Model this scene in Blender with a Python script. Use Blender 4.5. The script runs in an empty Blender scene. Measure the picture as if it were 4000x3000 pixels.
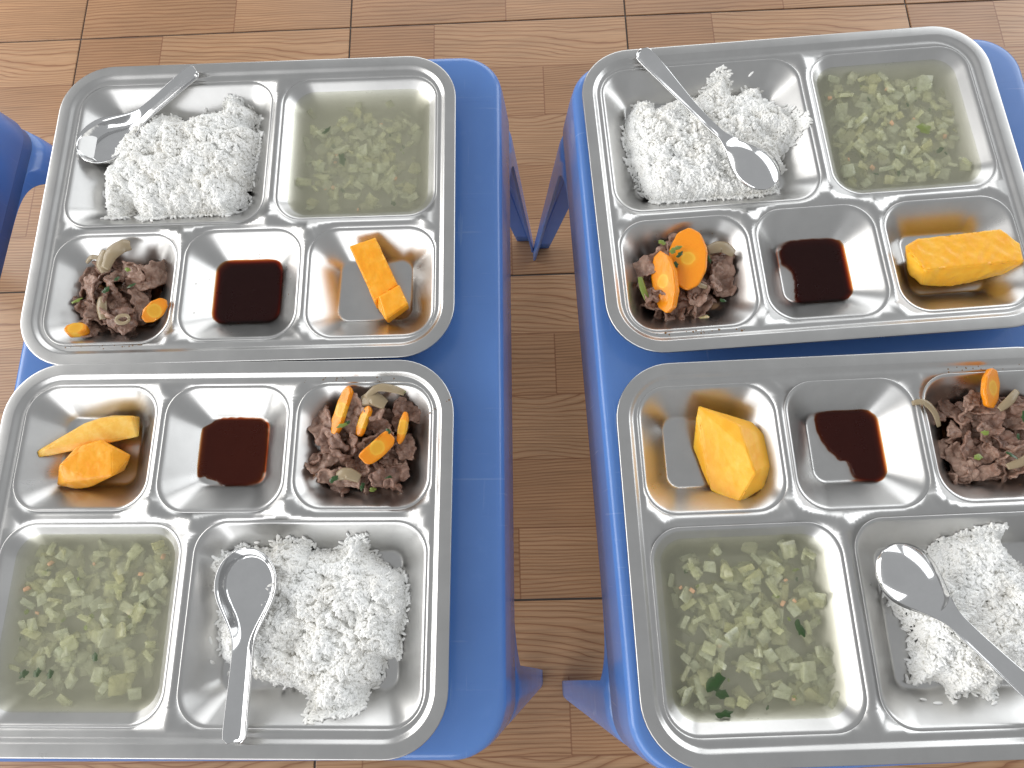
import bpy, bmesh, math, random
import numpy as np
from mathutils import Vector, Matrix, noise

random.seed(11)
S = bpy.context.scene
COL = S.collection

# ------------------------------------------------------------------ camera, world, lamps, exposure
CAM_Z = 0.97422
PITCH, ROLL, FPX = 0.2596, -0.1152, 2544.45
cp, sp, cr, sr = math.cos(PITCH), math.sin(PITCH), math.cos(ROLL), math.sin(ROLL)
Rx = Matrix(((1, 0, 0), (0, cp, sp), (0, -sp, cp)))
Rz = Matrix(((cr, sr, 0), (-sr, cr, 0), (0, 0, 1)))
cam_d = bpy.data.cameras.new('camera')
cam = bpy.data.objects.new('camera', cam_d)
COL.objects.link(cam)
cam.matrix_world = Matrix.Translation((0, 0, CAM_Z)) @ (Rz @ Rx).transposed().to_4x4()
cam_d.sensor_width = 36.0
cam_d.lens = 36.0 * FPX / 4000.0
cam_d.clip_start = 0.01
cam_d.clip_end = 60
S.camera = cam

world = bpy.data.worlds.new('World')
S.world = world
world.use_nodes = True
wb = world.node_tree.nodes['Background']
wb.inputs['Color'].default_value = (0.96, 0.98, 1.0, 1)
wb.inputs['Strength'].default_value = 0.52


def window_lamp(name, loc, target, sx, sy, radiance, color=(1, 1, 1)):
    d = bpy.data.lights.new(name, 'AREA')
    d.shape = 'RECTANGLE'
    d.size, d.size_y = sx, sy
    d.energy = radiance * math.pi * sx * sy
    d.color = color
    o = bpy.data.objects.new(name, d)
    COL.objects.link(o)
    o.location = loc
    o.rotation_euler = (Vector(target) - Vector(loc)).to_track_quat('-Z', 'Y').to_euler()
    return o


window_lamp('window_light', (-2.7, .5, 1.45), (0, .2, .45), 3.6, 1.7, 4.8, (1.0, 0.99, 0.97))
window_lamp('window_light', (-1.7, -2.3, 1.6), (0, .2, .45), 2.6, 1.6, 3.2, (0.98, 0.99, 1.0))
window_lamp('window_light', (2.7, 1.4, 1.45), (0, .2, .45), 2.8, 1.7, 3.0, (0.95, 0.98, 1.0))
window_lamp('doorway_light', (0.4, 3.3, 1.2), (0, .2, .45), 2.8, 2.0, 2.2, (0.97, 0.99, 1.0))

S.render.engine = 'CYCLES'
S.view_settings.view_transform = 'Standard'
S.view_settings.look = 'None'
S.view_settings.exposure = -0.10
S.view_settings.gamma = 1.0
S.cycles.use_denoising = True
S.cycles.max_bounces = 10
S.cycles.diffuse_bounces = 7
S.cycles.glossy_bounces = 5
S.cycles.transmission_bounces = 6
S.cycles.transparent_max_bounces = 16
S.cycles.volume_bounces = 2
S.cycles.caustics_reflective = True
S.cycles.blur_glossy = 0.6
S.cycles.sample_clamp_indirect = 6.0

# ------------------------------------------------------------------ helpers
MM = 0.001
FLOOR_Z = 0.0
RIM_Z = 0.47325                    # tray rim height above the floor
TOP_Z = RIM_Z - 0.0258             # table top height


def srgb(r, g, b):
    f = lambda c: ((c / 255 + 0.055) / 1.055) ** 2.4 if c / 255 > 0.04045 else c / 255 / 12.92
    return (f(r), f(g), f(b), 1)


def tag(o, label=None, cat=None, group=None, kind=None):
    if label: o['label'] = label
    if cat: o['category'] = cat
    if group: o['group'] = group
    if kind: o['kind'] = kind
    return o


def empty(name, mat):
    o = bpy.data.objects.new(name, None)
    o.empty_display_size = 0.02
    COL.objects.link(o)
    o.matrix_world = mat
    return o


def mesh_obj(name, me, mat=None, parent=None, local=None):
    o = bpy.data.objects.new(name, me)
    COL.objects.link(o)
    if mat is not None and not me.materials:
        me.materials.append(mat)
    if parent is not None:
        o.parent = parent
    if local is not None:
        o.matrix_local = local
    return o


def mesh_data(name, verts, faces, smooth=True):
    me = bpy.data.meshes.new(name)
    me.from_pydata([tuple(v) for v in verts], [], [tuple(f) for f in faces])
    me.validate()
    me.update()
    if smooth:
        me.polygons.foreach_set('use_smooth', [True] * len(me.polygons))
    return me


def outward(me):
    bm = bmesh.new()
    bm.from_mesh(me)
    bmesh.ops.recalc_face_normals(bm, faces=bm.faces)
    bm.to_mesh(me)
    bm.free()
    return me


def solidify(o, t, offset=-1.0):
    m = o.modifiers.new('thickness', 'SOLIDIFY')
    m.thickness = t
    m.offset = offset
    return m


def rot_z(a): return Matrix.Rotation(a, 4, 'Z')


# ------------------------------------------------------------------ node helpers
class NT:
    def __init__(self, name):
        self.mat = bpy.data.materials.new(name)
        self.mat.use_nodes = True
        self.t = self.mat.node_tree
        self.n = self.t.nodes
        self.bsdf = self.n['Principled BSDF']
        self.out = self.n['Material Output']

    def new(self, typ, **kw):
        nd = self.n.new(typ)
        for k, v in kw.items():
            setattr(nd, k, v)
        return nd

    def link(self, a, b): self.t.links.new(a, b)

    def setin(self, sock, v):
        if hasattr(v, 'is_output'):
            self.link(v, sock)
        else:
            sock.default_value = v

    def math(self, op, a, b=None, c=None, clamp=False):
        nd = self.new('ShaderNodeMath', operation=op)
        nd.use_clamp = clamp
        self.setin(nd.inputs[0], a)
        if b is not None: self.setin(nd.inputs[1], b)
        if c is not None: self.setin(nd.inputs[2], c)
        return nd.outputs[0]

    def xyz(self, x, y, z):
        nd = self.new('ShaderNodeCombineXYZ')
        for i, v in enumerate((x, y, z)): self.setin(nd.inputs[i], v)
        return nd.outputs[0]

    def coord(self, kind='Object'):
        return self.new('ShaderNodeTexCoord').outputs[kind]

    def noise(self, vec, scale, detail=3.0, rough=0.5, dist=0.0, dim='3D'):
        nd = self.new('ShaderNodeTexNoise', noise_dimensions=dim)
        self.link(vec, nd.inputs['Vector'])
        nd.inputs['Scale'].default_value = scale
        nd.inputs['Detail'].default_value = detail
        nd.inputs['Roughness'].default_value = rough
        nd.inputs['Distortion'].default_value = dist
        return nd.outputs['Fac']

    def ramp(self, fac, stops, interp='LINEAR'):
        nd = self.new('ShaderNodeValToRGB')
        nd.color_ramp.interpolation = interp
        el = nd.color_ramp.elements
        while len(el) < len(stops): el.new(0.5)
        for e, (p, c) in zip(el, stops):
            e.position = p
            e.color = c
        self.setin(nd.inputs[0], fac)
        return nd.outputs[0]

    def mix(self, fac, a, b, blend='MIX'):
        nd = self.new('ShaderNodeMix', data_type='RGBA', blend_type=blend)
        self.setin(nd.inputs[0], fac)
        self.setin(nd.inputs[6], a)
        self.setin(nd.inputs[7], b)
        return nd.outputs[2]

    def mapping(self, vec, scale=(1, 1, 1), loc=(0, 0, 0)):
        nd = self.new('ShaderNodeMapping')
        self.link(vec, nd.inputs[0])
        nd.inputs['Scale'].default_value = scale
        nd.inputs['Location'].default_value = loc
        return nd.outputs[0]

    def bump(self, h, dist, strength=1.0, normal=None):
        nd = self.new('ShaderNodeBump')
        nd.inputs['Strength'].default_value = strength
        nd.inputs['Distance'].default_value = dist
        self.link(h, nd.inputs['Height'])
        if normal is not None: self.link(normal, nd.inputs['Normal'])
        self.link(nd.outputs[0], self.bsdf.inputs['Normal'])
        return nd.outputs[0]

    def set(self, **kw):
        for k, v in kw.items():
            self.setin(self.bsdf.inputs[k.replace('_', ' ')], v)
        return self


# ------------------------------------------------------------------ materials
def mat_tile():
    m = NT('printed_wood_tile')
    sep = m.new('ShaderNodeSeparateXYZ')
    m.link(m.coord(), sep.inputs[0])
    U = m.math('MULTIPLY', sep.outputs[0], 2.0)
    V = m.math('MULTIPLY', sep.outputs[1], -2.0)
    V5 = m.math('MULTIPLY', V, 5.0)
    row = m.math('FLOOR', V5)
    vr = m.math('FRACT', V5)
    g = lambda v: (v, v, v, 1)
    J = m.ramp(V, [(0, g(.307)), (.2, g(.695)), (.4, g(.13)), (.6, g(.93)), (.8, g(.568))], 'CONSTANT')
    side = m.math('GREATER_THAN', U, J)
    pid = m.math('MULTIPLY_ADD', row, 2.0, side)
    wn = m.new('ShaderNodeTexWhiteNoise', noise_dimensions='1D')
    m.link(m.math('ADD', pid, 3.37), wn.inputs['W'])
    rnd = wn.outputs['Value']
    off = m.math('MULTIPLY', pid, 5.37)
    # growth-ring field: contour lines of a stretched noise
    uu = m.math('ADD', m.math('MULTIPLY', U, 1.25), off)
    p1 = m.xyz(uu, m.math('MULTIPLY', V5, .95), off)
    n1 = m.noise(p1, 1.0, 1.6, 0.45)
    p2 = m.xyz(m.math('MULTIPLY', uu, 5.0), m.math('MULTIPLY', V5, 4.0), off)
    n2 = m.noise(p2, 1.0, 2.0, 0.5)
    amp = m.math('MULTIPLY_ADD', rnd, 17.0, 4.0)
    wn2 = m.new('ShaderNodeTexWhiteNoise', noise_dimensions='1D')
    m.link(m.math('ADD', pid, 17.71), wn2.inputs['W'])
    freq = m.math('MULTIPLY_ADD', wn2.outputs['Value'], 13.0, 11.0)
    h = m.math('ADD', m.math('MULTIPLY', V5, freq), m.math('MULTIPLY', n1, amp))
    h = m.math('ADD', h, m.math('MULTIPLY', n2, 1.0))
    fr = m.math('FRACT', h)
    light, mid, dark = srgb(180, 143, 109), srgb(170, 132, 98), srgb(130, 89, 62)
    col = m.ramp(fr, [(0.0, dark), (.07, srgb(149, 107, 76)), (.2, mid), (.55, light), (.92, mid), (1.0, srgb(159, 119, 87))])
    # second family of fine pores
    p3 = m.xyz(m.math('MULTIPLY', uu, 4.0), m.math('MULTIPLY', V5, 42.0), off)
    n3 = m.noise(p3, 1.0, 3.0, 0.6)
    fine = m.ramp(n3, [(.34, g(.80)), (.55, g(1.0)), (.75, g(1.06))])
    col = m.mix(1.0, col, fine, 'MULTIPLY')
    p4 = m.xyz(m.math('MULTIPLY', U, 2.2), m.math('MULTIPLY', V5, .8), off)
    tone = m.ramp(m.noise(p4, 1.0, 2.0), [(.3, g(.88)), (.7, g(1.1))])
    col = m.mix(1.0, col, tone, 'MULTIPLY')
    ptone = m.ramp(rnd, [(0, srgb(236, 226, 218)), (1, srgb(255, 255, 255))])
    col = m.mix(1.0, col, ptone, 'MULTIPLY')
    # plank joints printed on the tile
    ej = m.math('LESS_THAN', m.math('ABSOLUTE', m.math('SUBTRACT', U, J)), 0.0022)
    ev = m.math('LESS_THAN', m.math('MINIMUM', vr, m.math('SUBTRACT', 1.0, vr)), 0.010)
    edge = m.math('MULTIPLY', m.math('MAXIMUM', ej, ev), 0.55)
    col = m.mix(edge, col, srgb(112, 66, 42))
    # scuffs
    sc = m.noise(m.coord(), 9.0, 5.0, 0.6)
    rough = m.math('MULTIPLY_ADD', sc, 0.22, 0.24)
    m.set(Base_Color=col, Roughness=rough)
    m.bump(n3, 0.00015, 0.35)
    return m.mat


def mat_simple(name, col, rough, spec=0.5, **kw):
    m = NT(name)
    m.set(Base_Color=col, Roughness=rough, Specular_IOR_Level=spec, **kw)
    return m.mat


def mat_plastic():
    m = NT('blue_plastic')
    co = m.coord()
    n = m.noise(co, 7.0, 4.0, 0.6)
    col = m.ramp(n, [(.3, srgb(88, 128, 194)), (.7, srgb(96, 138, 204))])
    fl = m.noise(co, 60.0, 3.0, 0.65)
    col = m.mix(m.ramp(fl, [(.62, (0, 0, 0, 1)), (.8, (.25, .25, .25, 1))]), col, srgb(112, 150, 212))
    sw = m.new('ShaderNodeTexNoise')
    m.link(m.mapping(co, (90, 5, 5)), sw.inputs['Vector'])
    sw.inputs['Scale'].default_value = 2.6
    sw.inputs['Detail'].default_value = 6
    sw2 = m.new('ShaderNodeTexNoise')
    m.link(m.mapping(co, (6, 110, 6)), sw2.inputs['Vector'])
    sw2.inputs['Scale'].default_value = 2.2
    sw2.inputs['Detail'].default_value = 6
    scr = m.ramp(m.math('MAXIMUM', sw.outputs['Fac'], sw2.outputs['Fac']), [(.67, (0, 0, 0, 1)), (.73, (.38, .38, .38, 1))])
    col = m.mix(scr, col, srgb(140, 168, 214))
    # sink marks of the ribs under the top
    sep = m.new('ShaderNodeSeparateXYZ')
    m.link(co, sep.inputs[0])
    def lines(axis, step, shift):
        a = m.math('ADD', m.math('MULTIPLY', sep.outputs[axis], 1 / step), shift)
        d = m.math('ABSOLUTE', m.math('SUBTRACT', m.math('FRACT', a), 0.5))
        return m.math('LESS_THAN', d, 0.0024 / step)
    rib = m.math('MAXIMUM', lines(0, .1325, .5), lines(1, .1025, .0))
    sm = m.noise(co, 16.0, 3.0, .6)
    h = m.math('ADD', m.math('MULTIPLY', rib, .5), m.math('MULTIPLY', sm, .5))
    r = m.math('MULTIPLY_ADD', m.noise(co, 35.0, 4.0, .65), 0.16, 0.13)
    m.set(Base_Color=col, Roughness=r, Specular_IOR_Level=.55, Subsurface_Weight=.12,
          Subsurface_Scale=.01, Subsurface_Radius=(.3, .5, 1.0))
    m.bump(h, 0.00022, 0.5)
    return m.mat


def mat_steel(name, rough=0.31, base=(.565, .56, .55, 1), grain=1.0):
    m = NT(name)
    co = m.coord()
    st = m.mapping(co, (60, 2200, 60))
    fine = m.noise(st, 1.0, 3.0, .6)
    big = m.noise(co, 22.0, 4.0, .6)
    r = m.math('ADD', m.math('MULTIPLY', fine, .02), m.math('MULTIPLY_ADD', big, .16, rough - .10))
    smear = m.ramp(m.noise(co, 38.0, 5.0, .65), [(.35, (.93, .93, .93, 1)), (.65, (1, 1, 1, 1))])
    col = m.mix(1.0, base, smear, 'MULTIPLY')
    m.set(Base_Color=col, Metallic=1.0, Roughness=r)
    wob = m.noise(co, 55.0, 2.0, .5)
    m.bump(wob, 0.00010, .35 * grain)
    return m.mat


def mat_rice():
    m = NT('cooked_rice')
    co = m.coord()
    n = m.noise(co, 45.0, 3.0, .6)
    col = m.ramp(n, [(.3, srgb(243, 241, 236)), (.6, srgb(249, 249, 247)), (.8, srgb(251, 251, 250))])
    m.set(Base_Color=col, Roughness=.5, Specular_IOR_Level=.25)
    return m.mat


def mat_pumpkin(name, c1, c2, c3, sc=120.0):
    m = NT(name)
    co = m.coord()
    n = m.noise(co, sc, 4.0, .6, .4)
    col = m.ramp(n, [(.28, c1), (.52, c2), (.75, c3)])
    n2 = m.noise(m.mapping(co, (1, 1, 3)), 420.0, 3.0, .6)
    col = m.mix(m.ramp(n2, [(.55, (0, 0, 0, 1)), (.8, (.4, .4, .4, 1))]), col, c3)
    m.set(Base_Color=col, Roughness=.36, Subsurface_Weight=.3, Subsurface_Scale=.004,
          Subsurface_Radius=(1.0, .45, .12))
    h = m.math('ADD', n2, m.math('MULTIPLY', m.noise(co, 1500.0, 2.0), .4))
    m.bump(h, .00025, .4)
    return m.mat


def mat_beef():
    m = NT('stir_fried_beef')
    co = m.coord()
    oi = m.new('ShaderNodeObjectInfo')
    n = m.noise(co, 190.0, 5.0, .65, .5)
    col = m.ramp(n, [(.26, srgb(116, 90, 78)), (.45, srgb(154, 126, 111)), (.62, srgb(180, 153, 137)), (.8, srgb(208, 186, 168))])
    tone = m.ramp(oi.outputs['Random'], [(0, srgb(196, 176, 168)), (.5, srgb(232, 220, 214)), (1, srgb(255, 248, 244))])
    col = m.mix(1.0, col, tone, 'MULTIPLY')
    f = m.noise(m.mapping(co, (260, 1000, 600)), 1.0, 4.0, .65)
    h = m.math('ADD', m.math('MULTIPLY', f, 1.0), m.noise(co, 420.0, 3.0, .6))
    r = m.ramp(m.noise(co, 260.0, 3.0), [(.35, (.22, .22, .22, 1)), (.65, (.55, .55, .55, 1))])
    m.set(Base_Color=col, Roughness=r, Specular_IOR_Level=.55, Subsurface_Weight=.1,
          Subsurface_Scale=.002, Subsurface_Radius=(1, .4, .3))
    m.bump(h, .0006, .7)
    return m.mat


def mat_carrot():
    m = NT('cooked_carrot')
    co = m.coord()
    ln = m.new('ShaderNodeVectorMath', operation='LENGTH')
    m.link(m.mapping(co, (1, 1, 0)), ln.inputs[0])
    rad = m.math('ADD', m.math('MULTIPLY', ln.outputs['Value'], 90.0), m.math('MULTIPLY', m.noise(co, 160.0), .22))
    col = m.ramp(rad, [(.42, srgb(228, 168, 44)), (.60, srgb(236, 182, 60)), (.68, srgb(236, 154, 30)), (1.0, srgb(238, 146, 22))])
    m.set(Base_Color=col, Roughness=.28, Subsurface_Weight=.25, Subsurface_Scale=.003,
          Subsurface_Radius=(1, .4, .1))
    m.bump(m.noise(co, 700.0, 3.0), .0004, .4)
    return m.mat


def mat_melon():
    m = NT('winter_melon')
    oi = m.new('ShaderNodeObjectInfo')
    co = m.coord()
    c = m.ramp(oi.outputs['Random'], [(0, srgb(214, 220, 200)), (.35, srgb(224, 226, 206)), (.6, srgb(222, 222, 172)),
                                       (.72, srgb(222, 224, 200)), (.9, srgb(216, 210, 150)), (1, srgb(228, 228, 214))])
    c = m.mix(.35, c, m.ramp(m.noise(co, 300.0, 3.0), [(.3, srgb(198, 204, 164)), (.7, srgb(236, 236, 222))]))
    m.set(Base_Color=c, Roughness=.35, Specular_IOR_Level=.1, Alpha=m.math('MULTIPLY_ADD', m.noise(co, 180.0, 2.0), .6, .10))
    return m.mat


def mat_liquid(name, rough, ior, absorb=None, adens=0, scatter=None, sdens=0, surf_tint=(1, 1, 1, 1)):
    m = NT(name)
    m.n.remove(m.bsdf)
    tr = m.new('ShaderNodeBsdfTransparent')
    tr.inputs['Color'].default_value = surf_tint  # surface tint paints in how refraction darkens the steel under the broth
    gl = m.new('ShaderNodeBsdfGlossy')
    gl.inputs['Roughness'].default_value = rough
    fr = m.new('ShaderNodeFresnel')
    fr.inputs['IOR'].default_value = ior
    geo = m.new('ShaderNodeNewGeometry')
    fac = m.math('MULTIPLY', fr.outputs[0], m.math('SUBTRACT', 1.0, geo.outputs['Backfacing']))
    mx = m.new('ShaderNodeMixShader')
    m.link(fac, mx.inputs[0])
    m.link(tr.outputs[0], mx.inputs[1])
    m.link(gl.outputs[0], mx.inputs[2])
    m.link(mx.outputs[0], m.out.inputs['Surface'])
    vols = []
    if absorb:
        a = m.new('ShaderNodeVolumeAbsorption')
        a.inputs['Color'].default_value = absorb
        a.inputs['Density'].default_value = adens
        vols.append(a.outputs[0])
    if scatter:
        s = m.new('ShaderNodeVolumeScatter')
        s.inputs['Color'].default_value = scatter
        s.inputs['Density'].default_value = sdens
        s.inputs['Anisotropy'].default_value = .2
        vols.append(s.outputs[0])
    v = vols[0]
    if len(vols) == 2:
        ad = m.new('ShaderNodeAddShader')
        m.link(vols[0], ad.inputs[0])
        m.link(vols[1], ad.inputs[1])
        v = ad.outputs[0]
    m.link(v, m.out.inputs['Volume'])
    return m.mat


M_TILE = mat_tile()
M_GROUT = mat_simple('dark_grout', srgb(92, 86, 82), .9)
M_BLUE = mat_plastic()
M_STEEL = mat_steel('pressed_steel')
M_SPOON = mat_steel('polished_steel', .12, (.72, .72, .72, 1), .3)
M_RICE = mat_rice()
M_PUMP = mat_pumpkin('orange_pumpkin', srgb(248, 158, 20), srgb(251, 170, 34), srgb(254, 186, 70), 80)
M_PUMPY = mat_pumpkin('yellow_pumpkin', srgb(240, 178, 62), srgb(246, 194, 86), srgb(250, 208, 118))
M_PUMPM = mat_pumpkin('golden_pumpkin', srgb(250, 172, 36), srgb(253, 184, 50), srgb(254, 194, 70), 60)
M_BEEF = mat_beef()
M_CARROT = mat_carrot()
M_MELON = mat_melon()
M_ONION = mat_simple('cooked_onion', srgb(168, 150, 120), .25, .5, Alpha=.75)
M_HERB = mat_simple('green_herb', srgb(44, 74, 34), .3)
M_HERB2 = mat_simple('pale_green_herb', srgb(120, 136, 58), .35)
M_SHRIMP = mat_simple('pink_mince', srgb(224, 178, 148), .5)
M_BROTH = mat_liquid('clear_broth', .03, 1.33, (.84, .83, .70, 1), 60, (.95, .95, .87, 1), 74, (.94, .94, .89, 1))
M_SOY = mat_liquid('dark_soy_sauce', .02, 1.36, (.72, .40, .0, 1), 1100)
M_JUICE = mat_liquid('brown_meat_juice', .03, 1.36, (.72, .50, .25, 1), 420)
M_SPECK = mat_simple('dried_sauce', srgb(120, 84, 40), .3)

# ------------------------------------------------------------------ the floor of printed tiles
FX, FY, FA, TS = -0.71605, 1.00652, -0.08816, 0.5


def floor_mat(i, j):
    ca, sa = math.cos(FA), math.sin(FA)
    return Matrix.Translation((FX + TS * (ca * i + sa * j), FY + TS * (sa * i - ca * j), 0)) @ rot_z(FA)


def build_floor():
    v = [(-4, -4, -.0022), (4, -4, -.0022), (4, 4, -.0022), (-4, 4, -.0022)]
    fl = mesh_obj('floor', mesh_data('floor', v, [(0, 1, 2, 3)], False), M_GROUT)
    tag(fl, kind='structure')
    bm = bmesh.new()
    gp = .0014
    x0, x1, y0, y1 = gp, TS - gp, -gp, -TS + gp
    lp = [[(x0, y0), (x1, y0), (x1, y1), (x0, y1)]]
    e = .0011
    rings = []
    for ins, z in ((0, -.006), (0, -.0009), (e * .35, -.0002), (e, 0)):
        rings.append([bm.verts.new((x, y, z)) for x, y in ((x0 + ins, y0 - ins), (x1 - ins, y0 - ins), (x1 - ins, y1 + ins), (x0 + ins, y1 + ins))])
    for a, b in zip(rings, rings[1:]):
        for k in range(4):
            bm.faces.new((a[(k + 1) % 4], a[k], b[k], b[(k + 1) % 4]))
    bm.faces.new(list(reversed(rings[-1])))
    bmesh.ops.recalc_face_normals(bm, faces=bm.faces)
    me = bpy.data.meshes.new('floor_tile')
    bm.to_mesh(me)
    bm.free()
    me.materials.append(M_TILE)
    for j in range(-3, 6):
        for i in range(-3, 7):
            o = mesh_obj('floor_tile', me, None, fl)
            o.matrix_world = floor_mat(i, j)


build_floor()


# ------------------------------------------------------------------ rounded rectangles
def rrect(cx, cy, hw, hh, r, nc=12, ns=14, ease=False):
    r = max(min(r, hw - 1e-5, hh - 1e-5), 1e-5)
    pts = []
    cs = [(cx + hw - r, cy + hh - r, 0), (cx - hw + r, cy + hh - r, 90), (cx - hw + r, cy - hh + r, 180), (cx + hw - r, cy - hh + r, 270)]
    for k, (x, y, a) in enumerate(cs):
        for i in range(nc + 1):
            t = math.radians(a + 90 * i / nc)
            pts.append((x + r * math.cos(t), y + r * math.sin(t)))
        x2, y2, a2 = cs[(k + 1) % 4]
        t = math.radians(a + 90)
        p = (x + r * math.cos(t), y + r * math.sin(t))
        q = (x2 + r * math.cos(t), y2 + r * math.sin(t))
        for i in range(1, ns):
            f = i / ns
            if ease: f = .5 - .5 * math.cos(math.pi * f)
            pts.append((p[0] + (q[0] - p[0]) * f, p[1] + (q[1] - p[1]) * f))
    return pts


# ------------------------------------------------------------------ blue plastic tables
THW, THH, TR = .21125, .3075, .040
APRON = .082


def build_table_meshes():
    def flare(z):                        # outward growth below the top
        d = TOP_Z - z
        return .033 * d / TOP_Z
    nc, ns = 14, 120
    base = rrect(0, 0, THW, THH, TR, nc, ns, True)
    n = len(base)

    def loop(z, ins=0.0):
        f = flare(z) - ins
        return [(x, y, z) for x, y in rrect(0, 0, THW + f, THH + f, TR - .031 * (TOP_Z - z) / TOP_Z, nc, ns, True)]
    # top skirt
    rf = .0075
    verts, faces = [], []
    rings = []
    rings.append([(x, y, TOP_Z) for x, y in rrect(0, 0, THW - .03, THH - .03, TR - .02, nc, ns, True)])
    rings.append([(x, y, TOP_Z) for x, y in rrect(0, 0, THW - rf - .004, THH - rf - .004, TR - .01, nc, ns, True)])
    for k in range(0, 8):
        a = math.pi / 2 * k / 7
        rings.append([(x, y, TOP_Z - rf * (1 - math.cos(a))) for x, y in rrect(0, 0, THW - rf * (1 - math.sin(a)), THH - rf * (1 - math.sin(a)), TR - rf * (1 - math.sin(a)), nc, ns, True)])
    zs = [TOP_Z - .02, TOP_Z - .035, TOP_Z - APRON + .014, TOP_Z - APRON + .0125, TOP_Z - APRON + .0115]
    for k, z in enumerate(zs):
        rings.append(loop(z, 0 if k < 3 else (.0009 if k == 3 else .0022)))
    rings.append(loop(TOP_Z - APRON, .0022))
    for r in rings:
        verts += r
    for a in range(len(rings) - 1):
        for k in range(n):
            k2 = (k + 1) % n
            faces.append((a * n + k, (a + 1) * n + k, (a + 1) * n + k2, a * n + k2))
    faces.append(tuple(range(n)))
    top = mesh_data('table_top', verts, faces)
    top.polygons[len(top.polygons) - 1].use_smooth = True
    top.materials.append(M_BLUE)
    # legs: columns near the corners, bottom height from the distance to the corner

    def dist_c(x, y):
        return min(THW - abs(x), THH - abs(y)) , max(THW - abs(x), THH - abs(y))

    def zbot(x, y):
        c = max(THW - abs(x), THH - abs(y)) if (THW - abs(x) < .0005 or THH - abs(y) < .0005) else 0
        if c < .053: return 0.0
        za = TOP_Z - APRON
        t = (c - .053) / (.063 - .053)
        if t < 1: return (za - .036) * t
        return za - .036 * math.exp(-(c - .063) / .012)
    legs = []
    zb = [zbot(x, y) for x, y in base]
    za = TOP_Z - APRON
    rows = 16
    for sx, sy in ((1, 1), (-1, 1), (-1, -1), (1, -1)):
        idx = [k for k, (x, y) in enumerate(base) if x * sx > 0 and y * sy > 0 and zb[k] < za - .00006 and
               (THW - abs(x)) < .15 and (THH - abs(y)) < .15]
        # put in ring order without a break
        brk = [i for i in range(len(idx)) if (idx[i] - idx[i - 1]) % n != 1]
        if brk:
            idx = idx[brk[-1]:] + idx[:brk[-1]]
        vv, ff = [], []
        cache = {}
        for r in range(rows + 1):
            for k in idx:
                z = za + (zb[k] - za) * r / rows
                key = round(z, 5)
                if key not in cache:
                    cache[key] = loop(z, .0022 * math.exp(-(za - z) / .007))
                x, y, _ = cache[key][k]
                vv.append((x, y, z))
        m = len(idx)
        for r in range(rows):
            for c in range(m - 1):
                ff.append((r * m + c, (r + 1) * m + c, (r + 1) * m + c + 1, r * m + c + 1))
        # flange turned inwards round the open edge
        me = mesh_data('leg', vv, ff)
        me.materials.append(M_BLUE)
        legs.append(me)
    return top, legs


T_TOP, T_LEGS = build_table_meshes()


def place_table(x, y, yaw, label):
    t = empty('plastic_table', Matrix.Translation((x, y, 0)) @ rot_z(yaw))
    tag(t, label, 'table', 'blue plastic tables')
    o = mesh_obj('table_top', T_TOP, None, t)
    solidify(o, .0030, -1)
    for me in T_LEGS:
        l = mesh_obj('leg', me, None, t)
        solidify(l, .0034, -1)
    return t


def rotp(x, y, a): return (math.cos(a) * x - math.sin(a) * y, math.sin(a) * x + math.cos(a) * y)


place_table(*rotp(-.2322, .1625, -.1004), -.1004, 'blue plastic table on the left carrying two steel trays')
place_table(*rotp(.2750, .1470, -.0574), -.0574, 'blue plastic table on the right carrying two steel trays')
place_table(-.745, .240, -.14, 'blue plastic table cut off by the left edge, no tray in view')

# ------------------------------------------------------------------ trays
LAND = -3.3
FLOORZ = -24.8
WELLS = dict(rice=(-164, 14, -18, 126), soup=(24, 165, -17, 125.5), meat=(-164.5, -57, -126.5, -27),
             sauce=(-50, 50, -125.5, -25.5), pump=(57.5, 165, -126.5, -27))
INSET = dict(rice=24.0, soup=23.0, meat=24.0, sauce=25.0, pump=24.0)


def sprof(t):
    a, b = .10, .14
    tot = a / 2 + (1 - a - b) + b / 2
    if t < a: s = t * t / (2 * a)
    elif t < 1 - b: s = a / 2 + (t - a)
    else:
        u = 1 - t
        s = tot - u * u / (2 * b)
    return s / tot


def well_z(name, x, y):
    """height of the pressed sheet (mm, tray frame) at x, y"""
    x0, x1, y0, y1 = WELLS[name]
    d = min(x - x0, x1 - x, y - y0, y1 - y)
    d = max(0.0, min(1.0, d / INSET[name]))
    return LAND + (FLOORZ - LAND) * sprof(d)


def well_loop(name, t, nc=12, ns=14):
    x0, x1, y0, y1 = WELLS[name]
    ins = INSET[name] * t
    R = 24.0 + (8.5 - 24.0) * t
    return rrect((x0 + x1) / 2, (y0 + y1) / 2, (x1 - x0) / 2 - ins, (y1 - y0) / 2 - ins, R, nc, ns)


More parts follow.
